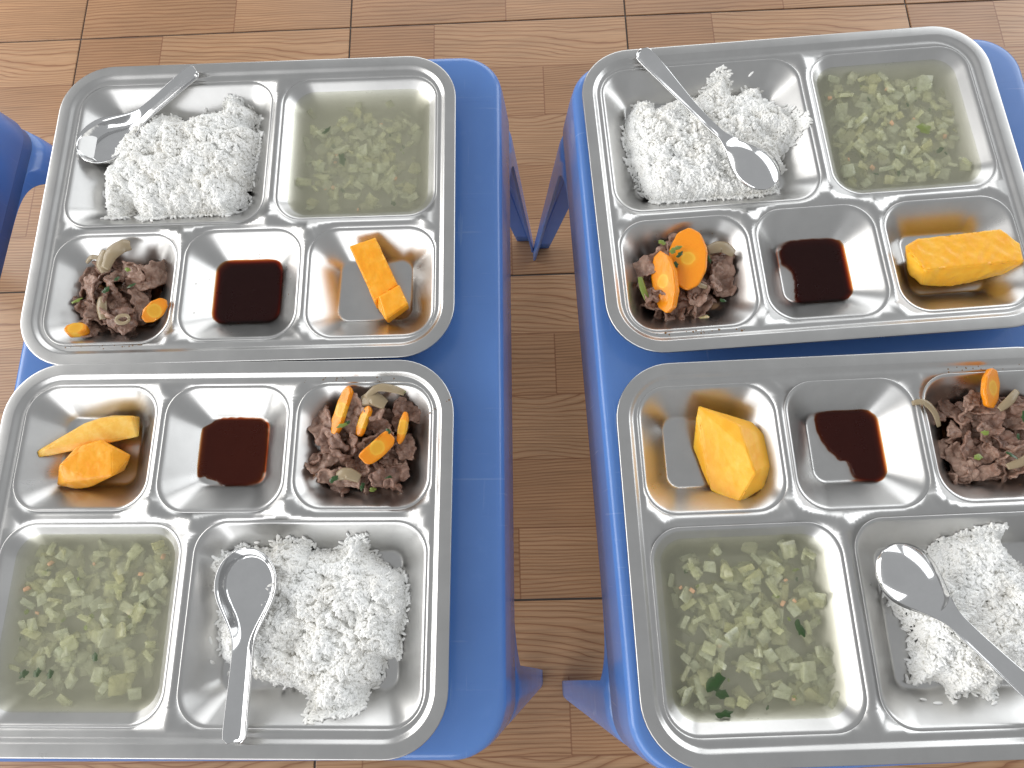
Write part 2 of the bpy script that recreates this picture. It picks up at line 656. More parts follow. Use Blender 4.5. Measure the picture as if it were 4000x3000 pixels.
def build_tray_meshes():
    from mathutils.geometry import delaunay_2d_cdt
    prof = [(.9, -3.4), (.25, -3.2), (0, -2.6), (0, -1.0), (.25, -.35), (.8, -.05), (1.5, 0), (9.0, 0), (9.6, -.10), (10.1, -.38), (11.0, -1.15),
            (12.4, -2.45), (13.0, -2.95), (13.6, -3.22), (14.3, LAND), (16.0, LAND)]
    verts, faces = [], []
    n = None
    for ins, z in prof:
        lp = rrect(0, 0, 182.5 - ins, 145.6 - ins, 46 - ins, 12, 14)
        n = len(lp)
        verts += [(x * MM, y * MM, z * MM) for x, y in lp]
    for a in range(len(prof) - 1):
        for k in range(n):
            k2 = (k + 1) % n
            faces.append((a * n + k, a * n + k2, (a + 1) * n + k2, (a + 1) * n + k))
    # land: outer loop minus the five wells
    base = (len(prof) - 1) * n
    co = [Vector((verts[base + k][0], verts[base + k][1])) for k in range(n)]
    loops = [list(range(n))]
    GAP = -.025
    hole_polys = []
    for nm in WELLS:
        lp = well_loop(nm, GAP)
        st = len(co)
        co += [Vector((x * MM, y * MM)) for x, y in lp]
        loops.append(list(range(st, st + len(lp))))
        hole_polys.append(lp)
    r = delaunay_2d_cdt(co, [], [list(l) for l in loops], 0, 1e-7)
    vout, fout = r[0], r[2]
    off = len(verts)
    verts += [(v.x, v.y, LAND * MM) for v in vout]

    def inside(px, py, poly):
        c = False
        j = len(poly) - 1
        for i in range(len(poly)):
            xi, yi = poly[i]
            xj, yj = poly[j]
            if (yi > py) != (yj > py) and px < (xj - xi) * (py - yi) / (yj - yi) + xi: c = not c
            j = i
        return c
    outer = [(c.x / MM, c.y / MM) for c in co[:n]]
    for f in fout:
        cx = sum(vout[i].x for i in f) / len(f) / MM
        cy = sum(vout[i].y for i in f) / len(f) / MM
        if not inside(cx, cy, outer) or any(inside(cx, cy, h) for h in hole_polys): continue
        faces.append(tuple(off + i for i in f))
    bm = bmesh.new()
    bv = [bm.verts.new(v) for v in verts]
    for f in faces:
        try: bm.faces.new([bv[i] for i in f])
        except ValueError: pass
    bmesh.ops.remove_doubles(bm, verts=bm.verts, dist=1e-6)
    loose = [v for v in bm.verts if not v.link_faces]
    bmesh.ops.delete(bm, geom=loose, context='VERTS')
    for f in bm.faces:
        if f.normal.z < -.3 and abs(f.calc_center_median().z - LAND * MM) < 1e-6: f.normal_flip()
        f.smooth = True
    bm.normal_update()
    rim = bpy.data.meshes.new('tray_rim')
    bm.to_mesh(rim)
    bm.free()
    rim.materials.append(M_STEEL)
    wells = {}
    ts = [GAP, 0, .02, .045, .07, .10, .15, .2, .3, .42, .55, .68, .78, .82, .86, .90, .94, .97, 1.0, 1.06]
    for nm in WELLS:
        vv, ff = [], []
        for t in ts:
            lp = well_loop(nm, t)
            n = len(lp)
            z = LAND + (FLOORZ - LAND) * (sprof(min(max(t, 0), 1)))
            vv += [(x * MM, y * MM, z * MM) for x, y in lp]
        for a in range(len(ts) - 1):
            for k in range(n):
                k2 = (k + 1) % n
                ff.append((a * n + k, a * n + k2, (a + 1) * n + k2, (a + 1) * n + k))
        ff.append(tuple((len(ts) - 1) * n + k for k in range(n)))
        me = mesh_data('compartment', vv, ff)
        me.materials.append(M_STEEL)
        wells[nm] = me
    return rim, wells


TRAY_RIM, TRAY_WELLS = build_tray_meshes()
TRAYS = dict(A=(-.2117, .3241, -.0942), B=(-.2405, .0344, -.1081 + math.pi), C=(.2704, .2837, -.0447), D=(.2527, -.0193, -.0713 + math.pi))
TM = {k: Matrix.Translation((x, y, RIM_Z)) @ rot_z(a) for k, (x, y, a) in TRAYS.items()}
TRAY_LABEL = dict(A='steel five-compartment tray at the back of the left table, tea-coloured sauce left of one pumpkin bar',
                  B='steel five-compartment tray at the front of the left table, with two pumpkin pieces',
                  C='steel five-compartment tray at the back of the right table, long-handled spoon across its rice',
                  D='steel five-compartment tray at the front of the right table, cut off by the right edge')
TRAY_LABEL['A'] = 'steel five-compartment tray at the back of the left table, holding a narrow pumpkin bar'
for k in 'ABCD':
    t = tag(empty('food_tray', TM[k]), TRAY_LABEL[k], 'tray', 'steel food trays')
    solidify(mesh_obj('tray_rim', TRAY_RIM, None, t), .0006)
    for nm in WELLS:
        solidify(mesh_obj('compartment', TRAY_WELLS[nm], None, t), .0006)


# ------------------------------------------------------------------ spoons
def strip_surface(rows):
    verts, faces = [], []
    m = len(rows[0])
    for r in rows: verts += r
    for a in range(len(rows) - 1):
        for k in range(m - 1):
            faces.append((a * m + k, (a + 1) * m + k, (a + 1) * m + k + 1, a * m + k + 1))
    return verts, faces


def smooth01(t):
    t = max(0, min(1, t))
    return t * t * (3 - 2 * t)


def deep_spoon_mesh():
    L = 129.0
    rows = []
    N = 64
    for i in range(N + 1):
        f = i / N
        x = L * (f ** 1.35) if f < 1 else L
        # half width
        if x < 26: w = 22.5 * math.sqrt(max(0, 1 - ((26 - x) / 26) ** 2)) ** .92
        else:
            t = smooth01((x - 26) / 44)
            w = 22.5 + (7.4 - 22.5) * t
            if x > 70: w = 7.4 + .9 * (x - 70) / 59
        if x > L - 5: w *= math.sqrt(max(0.02, 1 - ((x - (L - 5)) / 5.05) ** 2)) * .5 + .5
        w = max(w, .25)
        rim = 10.5 + 14.0 * smooth01((x - 44) / 105) * 1.1
        zb = (rim - 2.8) * smooth01((x - 42) / 34) if x > 42 else 0
        row = []
        for k in range(33):
            c = -1 + 2 * k / 32
            y = c * w
            if x < 26:
                dist = (1 - math.sqrt(((26 - x) / 26) ** 2 + (y / 22.5) ** 2)) * 22.5
            else:
                dist = (1 - abs(c)) * w
            wall = 6.0 + (5.5 - 6.0) * smooth01((x - 45) / 25)
            u = max(0, min(1, dist / wall))
            g = (1 - u) ** 1.5
            row.append((x * MM, y * MM, (zb + (rim - zb) * g - 10.5) * MM))
        rows.append(row)
    v, f = strip_surface(rows)
    return mesh_data('spoon', v, f)


def table_spoon_mesh(L=175.0, neck=3.8, w0=19.5, depth=9.0, grow=4.6):
    rows = []
    N = 80
    for i in range(N + 1):
        f = i / N
        x = L * f ** 1.25
        if x < 24: w = w0 * math.sqrt(max(0, 1 - ((24 - x) / 24) ** 2))
        else:
            t = smooth01((x - 24) / 44)
            w = w0 + (neck - w0) * t
            if x > 68: w = neck + grow * smooth01((x - 80) / (L - 80))
        if x > L - 8: w *= math.sqrt(max(.0, 1 - ((x - (L - 8)) / 8.02) ** 2))
        w = max(w, .2)
        row = []
        for k in range(19):
            c = -1 + 2 * k / 18
            rho2 = min(1, ((x - 27) / 29) ** 2)
            bowl = -depth * (1 - c * c) * max(0, 1 - rho2) if x < 56 else 0
            if x > 56: bowl = 0
            hz = 3.0 * smooth01((x - 46) / 40) - 3.0 * smooth01((x - 100) / 75)
            crown = (1.1 * (1 - c * c)) * smooth01((x - 58) / 20)
            row.append((x * MM, c * w * MM, (bowl + hz + crown) * MM))
        rows.append(row)
    v, f = strip_surface(rows)
    return mesh_data('spoon', v, f)


def place_spoon(tray, me, tip, end, flip, roll, label, L, name):
    """tip and handle end in tray millimetres; the mesh runs along +x from its tip"""
    t, e = Vector(tip) * MM, Vector(end) * MM
    xax = (e - t).normalized()
    up = Vector((0, 0, -1 if flip else 1))
    yax = up.cross(xax).normalized()
    zax = xax.cross(yax)
    R = Matrix((xax, yax, zax)).transposed().to_4x4() @ Matrix.Rotation(roll, 4, 'X')
    o = mesh_obj(name, me, M_SPOON)
    o.matrix_world = TM[tray] @ Matrix.Translation(t) @ R
    m = solidify(o, .0011, -1 if not flip else 1)
    tag(o, label, 'spoon', 'metal spoons')
    return o


DEEP = deep_spoon_mesh()
TSP = table_spoon_mesh()
TSP2 = table_spoon_mesh(190, 6.2, 22.0, 11.5, 2.4)
place_spoon('A', DEEP, (-159, 55, -3), (-63, 125, -5), False, 0, 'deep flat-bottomed steel spoon with its bowl half under rice', 129, 'deep_spoon')
place_spoon('B', DEEP, (-30.5, 2.5, 8), (-36.5, 128, -2), False, 0, 'deep flat-bottomed steel spoon lying on rice, handle pointing to the viewer', 129, 'deep_spoon')
place_spoon('C', TSP, (-31, -8, 5), (-124, 131.5, 8), True, 0, 'slim long-handled steel spoon lying face down across rice', 175, 'long_spoon')
place_spoon('D', TSP2, (1, 5.5, 7), (-121, 143, 8), True, 0, 'broad steel spoon lying face down, handle running out at the right edge', 185, 'broad_spoon')


# ------------------------------------------------------------------ rice
def poly_dist(px, py, poly):
    """signed distance (positive inside) of many points to a polygon"""
    P = np.array(poly, float)
    Q = np.roll(P, -1, 0)
    best = np.full(px.shape, 1e9)
    ins = np.zeros(px.shape, bool)
    for (ax, ay), (bx, by) in zip(P, Q):
        dx, dy = bx - ax, by - ay
        t = np.clip(((px - ax) * dx + (py - ay) * dy) / (dx * dx + dy * dy + 1e-12), 0, 1)
        best = np.minimum(best, np.hypot(px - ax - t * dx, py - ay - t * dy))
        cond = (ay > py) != (by > py)
        with np.errstate(divide='ignore', invalid='ignore'):
            xi = (bx - ax) * (py - ay) / (by - ay if abs(by - ay) > 1e-12 else 1e-12) + ax
        ins ^= cond & (px < xi)
    return np.where(ins, best, -best)


def grain_template(bend):
    rings = [(-1.0, 0.0), (-.86, .52), (-.45, .93), (0, 1.0), (.45, .92), (.85, .5), (1.0, 0)]
    v, f = [], []
    ns = 6
    for i, (x, r) in enumerate(rings):
        zb = bend * (x * x - .3)
        if r == 0: v.append((x, 0, zb))
        else:
            for k in range(ns):
                a = 2 * math.pi * k / ns
                v.append((x, r * math.cos(a), r * math.sin(a) + zb))
    for k in range(ns):
        f.append((0, 1 + (k + 1) % ns, 1 + k))
    for i in range(4):
        for k in range(ns):
            a, b = 1 + i * ns + k, 1 + i * ns + (k + 1) % ns
            f.append((a, b, b + ns))
            f.append((a, b + ns, a + ns))
    last = 1 + 5 * ns
    for k in range(ns):
        f.append((last, 1 + 4 * ns + k, 1 + 4 * ns + (k + 1) % ns))
    return np.array(v), np.array(f)


def build_rice(tray, poly, H, n_grain, seed, label, pits=()):
    rng = np.random.default_rng(seed)
    P = np.array(poly, float)
    x0, y0 = P.min(0) - 2
    x1, y1 = P.max(0) + 2
    step = 1.0
    gx = np.arange(x0, x1, step)
    gy = np.arange(y0, y1, step)
    X, Y = np.meshgrid(gx, gy, indexing='ij')
    d = poly_dist(X, Y, poly)
    base = np.array([[well_z('rice', a, b) for b in gy] for a in gx])
    prof = np.clip(d, 0, None)
    mound = H * (1 - np.exp(-prof / 7.5))
    so = seed * 17.3
    def fb(x, y, z):
        return noise.noise(Vector((x, y, z)))
    N1 = np.array([[fb(a / 21, b / 21, so) for b in gy] for a in gx])
    N2 = np.array([[fb(a / 9.5, b / 9.5, so + 5) for b in gy] for a in gx])
    N3 = np.array([[1 - 2.2 * abs(fb(a / 5.2 + 1.2 * fb(b / 9, a / 9, so), b / 5.2, so + 9)) for b in gy] for a in gx])
    N4 = np.array([[fb(a / 2.6, b / 2.6, so + 13) for b in gy] for a in gx])
    k = np.clip(mound / H, 0, 1)
    N5 = np.array([[abs(fb(a / 15 + .9 * fb(b / 11, a / 11, so + 3), b / 15 + .9 * fb(a / 11, b / 11, so + 4), so + 21)) for b in gy] for a in gx])
    crev = np.clip(1 - N5 / .16, 0, 1) ** 1.3
    Z = FLOORZ + mound * .88 + k * (3.2 * N1 + 4.2 * N2 + 2.0 * N3 + 1.1 * N4 - 5.5 * crev)
    for (hx, hy, hr, hd) in pits:
        Z -= hd * np.exp(-((X - hx) ** 2 + (Y - hy) ** 2) / hr ** 2)
    Z = np.maximum(Z, base + .6)
    gxg, gyg = np.gradient(Z, step)
    gv, gf = grain_template(.12)
    gv2, _ = grain_template(-.05)
    V, F = [], []
    off = 0
    # core sheet just under the grains
    ids = -np.ones(X.shape, int)
    sub = 2
    cv = []
    for i in range(0, X.shape[0], sub):
        for j in range(0, X.shape[1], sub):
            if d[i, j] > 1.2:
                ids[i, j] = len(cv)
                cv.append((X[i, j], Y[i, j], Z[i, j] - .5))
    cf = []
    for i in range(0, X.shape[0] - sub, sub):
        for j in range(0, X.shape[1] - sub, sub):
            a, b, c, e = ids[i, j], ids[i + sub, j], ids[i + sub, j + sub], ids[i, j + sub]
            if min(a, b, c, e) >= 0:
                cf += [(a, b, c), (a, c, e)]
    V.append(np.array(cv))
    F.append(np.array(cf))
    off = len(cv)
    cnt = 0
    while cnt < n_grain:
        px, py = rng.uniform(x0, x1), rng.uniform(y0, y1)
        i, j = int((px - x0) / step), int((py - y0) / step)
        if i >= len(gx) or j >= len(gy): continue
        dd = d[i, j] + rng.normal(0, 1.3)
        if dd < 0 and not (cnt < 16 and -11 < dd < -3): continue
        nz = np.array([-gxg[i, j], -gyg[i, j], 1.0])
        slope = math.hypot(gxg[i, j], gyg[i, j])
        if slope > 2.2: nz[:2] *= 2.2 / slope
        nz /= np.linalg.norm(nz)
        t = rng.normal(size=3)
        t -= nz * t.dot(nz)
        t /= np.linalg.norm(t)
        tilt = rng.normal(0, .34)
        t = t * math.cos(tilt) + nz * math.sin(tilt)
        b = np.cross(nz, t)
        b /= np.linalg.norm(b)
        c = np.cross(t, b)
        hl = rng.uniform(2.6, 3.5)
        hwid = rng.uniform(1.0, 1.25)
        tv = gv if rng.random() < .6 else gv2
        w = (tv[:, :1] * hl) * t + (tv[:, 1:2] * hwid) * b + (tv[:, 2:3] * hwid) * c
        z = Z[i, j] - rng.uniform(-.3, 1.1)
        V.append(w + np.array([px, py, max(z, base[i, j] + .9)]))
        F.append(gf + off)
        off += len(gv)
        cnt += 1
    V = np.concatenate(V) * MM
    F = np.concatenate(F)
    me = bpy.data.meshes.new('rice_portion')
    me.vertices.add(len(V))
    me.vertices.foreach_set('co', V.ravel())
    me.loops.add(F.size)
    me.loops.foreach_set('vertex_index', F.ravel().astype(np.int32))
    me.polygons.add(len(F))
    me.polygons.foreach_set('loop_start', np.arange(0, F.size, 3, dtype=np.int32))
    me.polygons.foreach_set('loop_total', np.full(len(F), 3, np.int32))
    me.update(calc_edges=True)
    me.polygons.foreach_set('use_smooth', np.ones(len(F), bool))
    o = mesh_obj('rice_portion', me, M_RICE)
    o.matrix_world = TM[tray]
    tag(o, label, 'rice', None, 'stuff')
    return o


RICE = dict(
    A=[(-139.3, 54.3), (-133.6, 72.6), (-121.5, 89.7), (-110.0, 97.6), (-90.1, 105.2), (-70.3, 96.0), (-64.6, 100.6), (-40.1, 105.6), (-34.0, 117.3), (-24.7, 118.2), (-6.7, 103.0), (-2.0, 95.7), (-9.4, 86.5), (2.7, 76.7), (-2.6, 53.8), (-8.3, 26.9), (-8.7, 9.1), (-23.4, -4.6), (-49.2, -3.7), (-76.8, -6.1), (-92.1, -11.0), (-102.8, -5.2), (-112.6, 8.3), (-116.7, -5.8), (-134.9, -4.1), (-143.1, 31.7), (-141.7, 42.9)],
    B=[(2.0, 12.1), (-3.8, 1.6), (-19.7, -0.3), (-39.9, 2.7), (-41.4, -3.1), (-49.2, -4.9), (-70.3, -3.9), (-72.8, 2.8), (-93.6, 2.9), (-101.0, -6.7), (-114.9, -7.6), (-115.4, 3.0), (-127.8, 12.5), (-145.8, 21.9), (-148.2, 33.0), (-148.7, 45.9), (-143.6, 63.9), (-144.3, 79.8), (-131.1, 81.6), (-131.7, 95.5), (-120.9, 104.1), (-119.7, 116.1), (-80.8, 121.2), (-78.9, 107.7), (-66.2, 102.5), (-37.1, 95.7), (-29.2, 92.2), (-8.9, 81.7), (-4.3, 58.4), (-4.2, 40.2)],
    C=[(-145.3, 75.7), (-141.0, 88.5), (-131.7, 103.3), (-116.5, 102.0), (-115.7, 92.9), (-95.5, 102.3), (-76.3, 102.8), (-65.6, 110.9), (-54.3, 122.3), (-43.8, 115.7), (-43.3, 99.8), (-29.7, 107.6), (-16.5, 106.4), (-13.1, 92.6), (0.3, 82.5), (5.8, 71.0), (15.9, 59.2), (3.2, 45.3), (-10.0, 33.6), (-6.4, 22.8), (-14.3, 19.2), (-17.5, 0.8), (-44.3, -7.1), (-58.6, -5.9), (-80.4, -5.1), (-98.5, -4.6), (-106.0, -6.0), (-127.5, -3.2), (-135.5, 6.7), (-142.0, 30.2), (-148.2, 41.4), (-143.5, 49.5), (-148.4, 56.4)],
    D=[(-53.9, 4.5), (-61.1, -2.7), (-77.0, -5.8), (-89.1, -9.1), (-102.7, -10.4), (-103.5, 2.8), (-112.7, 19.8), (-136.8, 28.0), (-127.6, 72.0), (-102.0, 95.0), (-85.5, 96.1), (-71.2, 111.5), (-63.6, 105.4), (-50.6, 107.5), (-43.0, 109.7), (-44.4, 103.1), (-35.0, 96.0), (-19.7, 100.5), (-21.2, 83.6), (-26.1, 68.2), (-22.6, 57.6), (-18.8, 48.6), (-11.6, 37.6), (-35.5, 20.4)])
build_rice('A', RICE['A'], 25, 8000, 1, 'white rice mound partly covering a deep spoon bowl', [(-95, 55, 9, 4), (-60, 70, 8, 4), (-40, 30, 8, 4)])
build_rice('B', RICE['B'], 24, 9000, 2, 'white rice mound right of a spoon whose handle points to the viewer', [(-66, 72, 10, 9), (-60, 45, 9, 7), (-84, 22, 10, 5), (-30, 28, 21, 9), (-34, 52, 11, 7)])
build_rice('C', RICE['C'], 24, 9000, 3, 'white rice mound under the slim long-handled spoon', [(-70, 50, 10, 5), (-20, 50, 9, 5), (-90, 80, 8, 5), (-62, 15, 10, 4)])
build_rice('D', RICE['D'], 22, 7200, 4, 'white rice mound behind the broad face-down spoon at the right edge', [(-66, 62, 9, 5), (-90, 40, 9, 5), (-45, 80, 8, 4)])


# ------------------------------------------------------------------ liquids
def smooth_outline(pts, n=72):
    P = np.array(pts, float)
    k = len(P)
    out = []
    for i in range(n):
        u = i / n * k
        j = int(u)
        t = u - j
        p0, p1, p2, p3 = P[(j - 1) % k], P[j % k], P[(j + 1) % k], P[(j + 2) % k]
        out.append(.5 * ((2 * p1) + (-p0 + p2) * t + (2 * p0 - 5 * p1 + 4 * p2 - p3) * t * t + (-p0 + 3 * p1 - 3 * p2 + p3) * t ** 3))
    return np.array(out)


def pool_mesh(outline, thick, name, wob=.5, seed=0):
    O = smooth_outline(outline)
    c = O.mean(0)
    n = len(O)
    for i in range(n):
        O[i] += (O[i] - c) / np.linalg.norm(O[i] - c) * wob * noise.noise(Vector((O[i][0] * .25, O[i][1] * .25, seed * 7.7)))
    vv, ff = [], []
    ss = [1.0, .995, .985, .965, .93, .87, .75, .5, .25]
    for s in ss:
        z = FLOORZ + thick * math.sqrt(max(0, 1 - max(0, (s - .90) / .10) ** 2))
        for p in O:
            q = c + (p - c) * s
            vv.append((q[0] * MM, q[1] * MM, z * MM))
    for a in range(len(ss) - 1):
        for k in range(n):
            k2 = (k + 1) % n
            ff.append((a * n + k, a * n + k2, (a + 1) * n + k2, (a + 1) * n + k))
    ff.append(tuple((len(ss) - 1) * n + k for k in range(n)))
    b = len(vv)
    vv += [(p[0] * MM, p[1] * MM, (FLOORZ - .25) * MM) for p in O]
    for k in range(n):
        k2 = (k + 1) % n
        ff.append((b + k, b + k2, k2, k))
    ff.append(tuple(b + n - 1 - k for k in range(n)))
    return outward(mesh_data(name, vv, ff))


POOL = dict(
    A=[(-36.7, -57.7), (-31.1, -45.2), (-8.7, -42.7), (20.9, -44.7), (26.5, -53.3), (28.1, -88.5), (23.4, -101.5), (6.5, -105.7), (-26.2, -103.5), (-34.6, -96.9), (-38.0, -82.5)],
    B=[(35.0, -84.8), (27.0, -97.5), (12.7, -103.2), (-6.5, -103.6), (-21.6, -101.3), (-25.4, -94.9), (-26.3, -73.8), (-24.8, -57.2), (-18.3, -49.1), (0.2, -47.2), (8.6, -48.3), (21.8, -54.5), (29.3, -55.6), (32.8, -70.1)],
    C=[(-22.5, -51.9), (-16.4, -47.4), (-3.4, -45.5), (25.1, -46.9), (34.4, -54.6), (34.7, -80.0), (35.0, -91.5), (30.5, -100.7), (17.3, -105.3), (-12.3, -104.5), (-17.4, -98.8), (-15.6, -83.7), (-17.1, -71.9), (-23.8, -64.6)],
    D=[(19.1, -99.0), (13.5, -105.1), (-19.3, -106.1), (-30.6, -100.9), (-35.9, -91.3), (-34.2, -76.9), (-34.5, -62.7), (-29.0, -48.9), (-20.7, -46.7), (-5.4, -49.9), (-1.6, -62.1), (5.7, -66.5), (14.0, -77.1), (18.3, -87.5)])
SOY_T = dict(A=4.2, B=2.9, C=4.2, D=3.5)
SOY_L = dict(A='square pool of dark sauce filling the bottom of its compartment, back tray of left table',
             B='reddish dark sauce pool with a rounded left side, front tray of left table',
             C='dark sauce pool with a bite out of its left side, back tray of right table',
             D='dark sauce pool tapering towards the viewer, front tray of right table')
for k in 'ABCD':
    o = mesh_obj('sauce_pool', pool_mesh(POOL[k], SOY_T[k], 'sauce_pool', 1.7, ord(k)), M_SOY)
    o.matrix_world = TM[k]
    tag(o, SOY_L[k], 'sauce', 'pools of dark sauce')


def chip_mesh(sx, sy, sz, rnd, name, mat, jag=.22):
    """an irregular cut piece with softened edges"""
    bm = bmesh.new()
    bmesh.ops.create_cube(bm, size=1)
    for v in bm.verts:
        v.co.x *= sx * (1 + rnd.uniform(-jag, jag))
        v.co.y *= sy * (1 + rnd.uniform(-jag, jag))
        v.co.z *= sz * (1 + rnd.uniform(-jag, jag))
    bmesh.ops.bevel(bm, geom=bm.edges[:], offset=min(sx, sy, sz) * .2, segments=1, affect='EDGES')
    bmesh.ops.scale(bm, vec=(MM, MM, MM), verts=bm.verts)
    for f in bm.faces: f.smooth = True
    me = bpy.data.meshes.new(name)
    bm.to_mesh(me)
    bm.free()
    me.materials.append(mat)
    return me


def leaf_mesh(lx, ly, rnd, name, mat, lobes=5):
    n = 18
    rim, mid = [], []
    ph = rnd.uniform(0, 6)
    for i in range(n):
        a = 2 * math.pi * i / n
        r = 1 + .16 * math.sin(lobes * a + ph) + .12 * math.sin(2 * a + ph * 2) + rnd.uniform(-.16, .16)
        x, y = lx / 2 * r * math.cos(a), ly / 2 * r * math.sin(a)
        rim.append((x, y, .25 * lx * (.3 * math.sin(2 * a + ph) * .5) + rnd.uniform(-.3, .3)))
        mid.append((x * .5, y * .5, rnd.uniform(0, .5) + .05 * lx))
    vv = [(x * MM, y * MM, z * MM) for x, y, z in rim + mid + [(0, 0, .06 * lx)]]
    ff = []
    for k in range(n):
        k2 = (k + 1) % n
        ff.append((k, k2, n + k2, n + k))
        ff.append((n + k, n + k2, 2 * n))
    me = mesh_data(name, vv, ff)
    me.materials.append(mat)
    return me


rnd = random.Random(5)
MELONS = []
for _ in range(7):
    MELONS.append(chip_mesh(rnd.uniform(7, 15), rnd.uniform(5.5, 11), rnd.uniform(1.8, 3.6), rnd, 'melon_piece', M_MELON, .33))
for _ in range(3):
    MELONS.append(chip_mesh(rnd.uniform(11, 17), rnd.uniform(3, 4.5), rnd.uniform(2.4, 3.4), rnd, 'melon_piece', M_MELON))
HERBS = [leaf_mesh(rnd.uniform(5, 9), rnd.uniform(3, 6), rnd, 'herb_leaf', M_HERB if i % 2 else M_HERB2) for i in range(6)]
MINCE = [chip_mesh(4.5, 3.4, 2.4, rnd, 'mince_bit', M_SHRIMP, .35) for _ in range(3)]


def rand_rot(r, flat=.35):
    return Matrix.Rotation(r.uniform(0, 6.283), 4, 'Z') @ Matrix.Rotation(r.gauss(0, flat), 4, 'X') @ Matrix.Rotation(r.gauss(0, flat), 4, 'Y')


def build_soup(tray, n, zlo, zhi, seed, label, centre, spread, level=-10.3, herbs=14):
    r = random.Random(seed)
    s = tag(empty('soup_portion', TM[tray]), label, 'soup', 'portions of clear soup')
    # broth: the well filled up to its level, its skin half-way into the sheet metal
    ts = []
    t = 0.0
    while t < 1:
        z = LAND + (FLOORZ - LAND) * sprof(t)
        if z <= level: ts.append(t)
        t += .004
    ts = [ts[0]] + ts[8::24] + [1.0]
    vv, ff = [], []
    n_l = None
    for q, t in enumerate(ts):
        lp = well_loop('soup', t)
        n_l = len(lp)
        z = LAND + (FLOORZ - LAND) * sprof(t) - .3
        if q == 0: z = level
        vv += [(x * MM, y * MM, z * MM) for x, y in lp]
    for a in range(len(ts) - 1):
        for k in range(n_l):
            k2 = (k + 1) % n_l
            ff.append((a * n_l + k, (a + 1) * n_l + k, (a + 1) * n_l + k2, a * n_l + k2))
    ff.append(tuple(range(n_l)))
    ff.append(tuple((len(ts) - 1) * n_l + n_l - 1 - k for k in range(n_l)))
    me = outward(mesh_data('broth', vv, ff, False))
    mesh_obj('broth', me, M_BROTH, s)
    x0, x1, y0, y1 = WELLS['soup']
    def spot():
        while True:
            x, y = r.gauss(centre[0], spread[0]), r.gauss(centre[1], spread[1])
            if r.random() < .45 and spread[0] > 33: x, y = r.uniform(x0 + 16, x1 - 16), r.uniform(y0 + 15, y1 - 15)
            if x0 + 16 < x < x1 - 16 and y0 + 15 < y < y1 - 15: return x, y
    for i in range(n):
        x, y = spot()
        z = max(zlo + (zhi - zlo) * r.random(), well_z('soup', x, y) + 2.0)
        mesh_obj('melon_piece', r.choice(MELONS), None, s, Matrix.Translation((x * MM, y * MM, z * MM)) @ rand_rot(r, .3) @ Matrix.Scale(r.uniform(.55, 1.0), 4))
    for i in range(herbs):
        x, y = spot()
        z = zhi - r.random() * 3
        mesh_obj('herb_leaf', r.choice(HERBS), None, s, Matrix.Translation((x * MM, y * MM, z * MM)) @ rand_rot(r, .25) @ Matrix.Scale(r.uniform(.35, .85), 4))
    for i in range(7):
        x, y = spot()
        mesh_obj('mince_bit', r.choice(MINCE), None, s, Matrix.Translation((x * MM, y * MM, (zhi - r.random() * 3) * MM)) @ rand_rot(r, .5) @ Matrix.Scale(r.uniform(.5, 1.0), 4))
    return s


SA = build_soup('A', 190, -23, -16, 21, 'clear soup with pale melon sunk deep, back tray of left table', (92, 50), (32, 32), herbs=13)
SB = build_soup('B', 290, -22.5, -12.5, 22, 'crowded clear soup with shrimp-pink bits, front tray of left table', (97, 56), (38, 40), herbs=13)
SC = build_soup('C', 295, -22.5, -12.5, 23, 'crowded greenish soup in the back tray of the right table', (90, 58), (38, 40), herbs=13)
SD = build_soup('D', 280, -22.5, -12.5, 24, 'clear soup with floating dark green leaves, front tray of right table', (95, 54), (36, 38), herbs=14)


def child_leaf(par, x, y, z, l, w, mat, seed, rz=0, name='herb_leaf', tilt=0.1):
    r = random.Random(seed)
    return mesh_obj(name, leaf_mesh(l, w, r, name, mat), None, par, Matrix.Translation((x * MM, y * MM, z * MM)) @ rot_z(rz) @ Matrix.Rotation(tilt, 4, 'X'))


child_leaf(SD, 126, 92, -11.2, 15, 9, M_HERB, 3, .8)
child_leaf(SD, 122, 100, -11.4, 9, 7, M_HERB, 4, .2)
child_leaf(SD, 122, 113, -11.0, 11, 5, M_HERB, 5, .1)
child_leaf(SD, 60, 58, -11.2, 6, 12, M_HERB, 6, .2)
child_leaf(SC, 118, 48, -12, 12, 10, M_HERB2, 7, .3)
child_leaf(SA, 62, 78, -13, 9, 4, M_HERB, 8, .9)
child_leaf(SA, 78, 48, -14, 7, 12, M_HERB, 9, .2)
for k_, (x_, y_) in enumerate(((136, 92), (126, 91), (116, 92), (84, 80))):
    child_leaf(SB, x_, y_, -11.6, 6.5, 6, M_HERB, 30 + k_, .5 * k_)


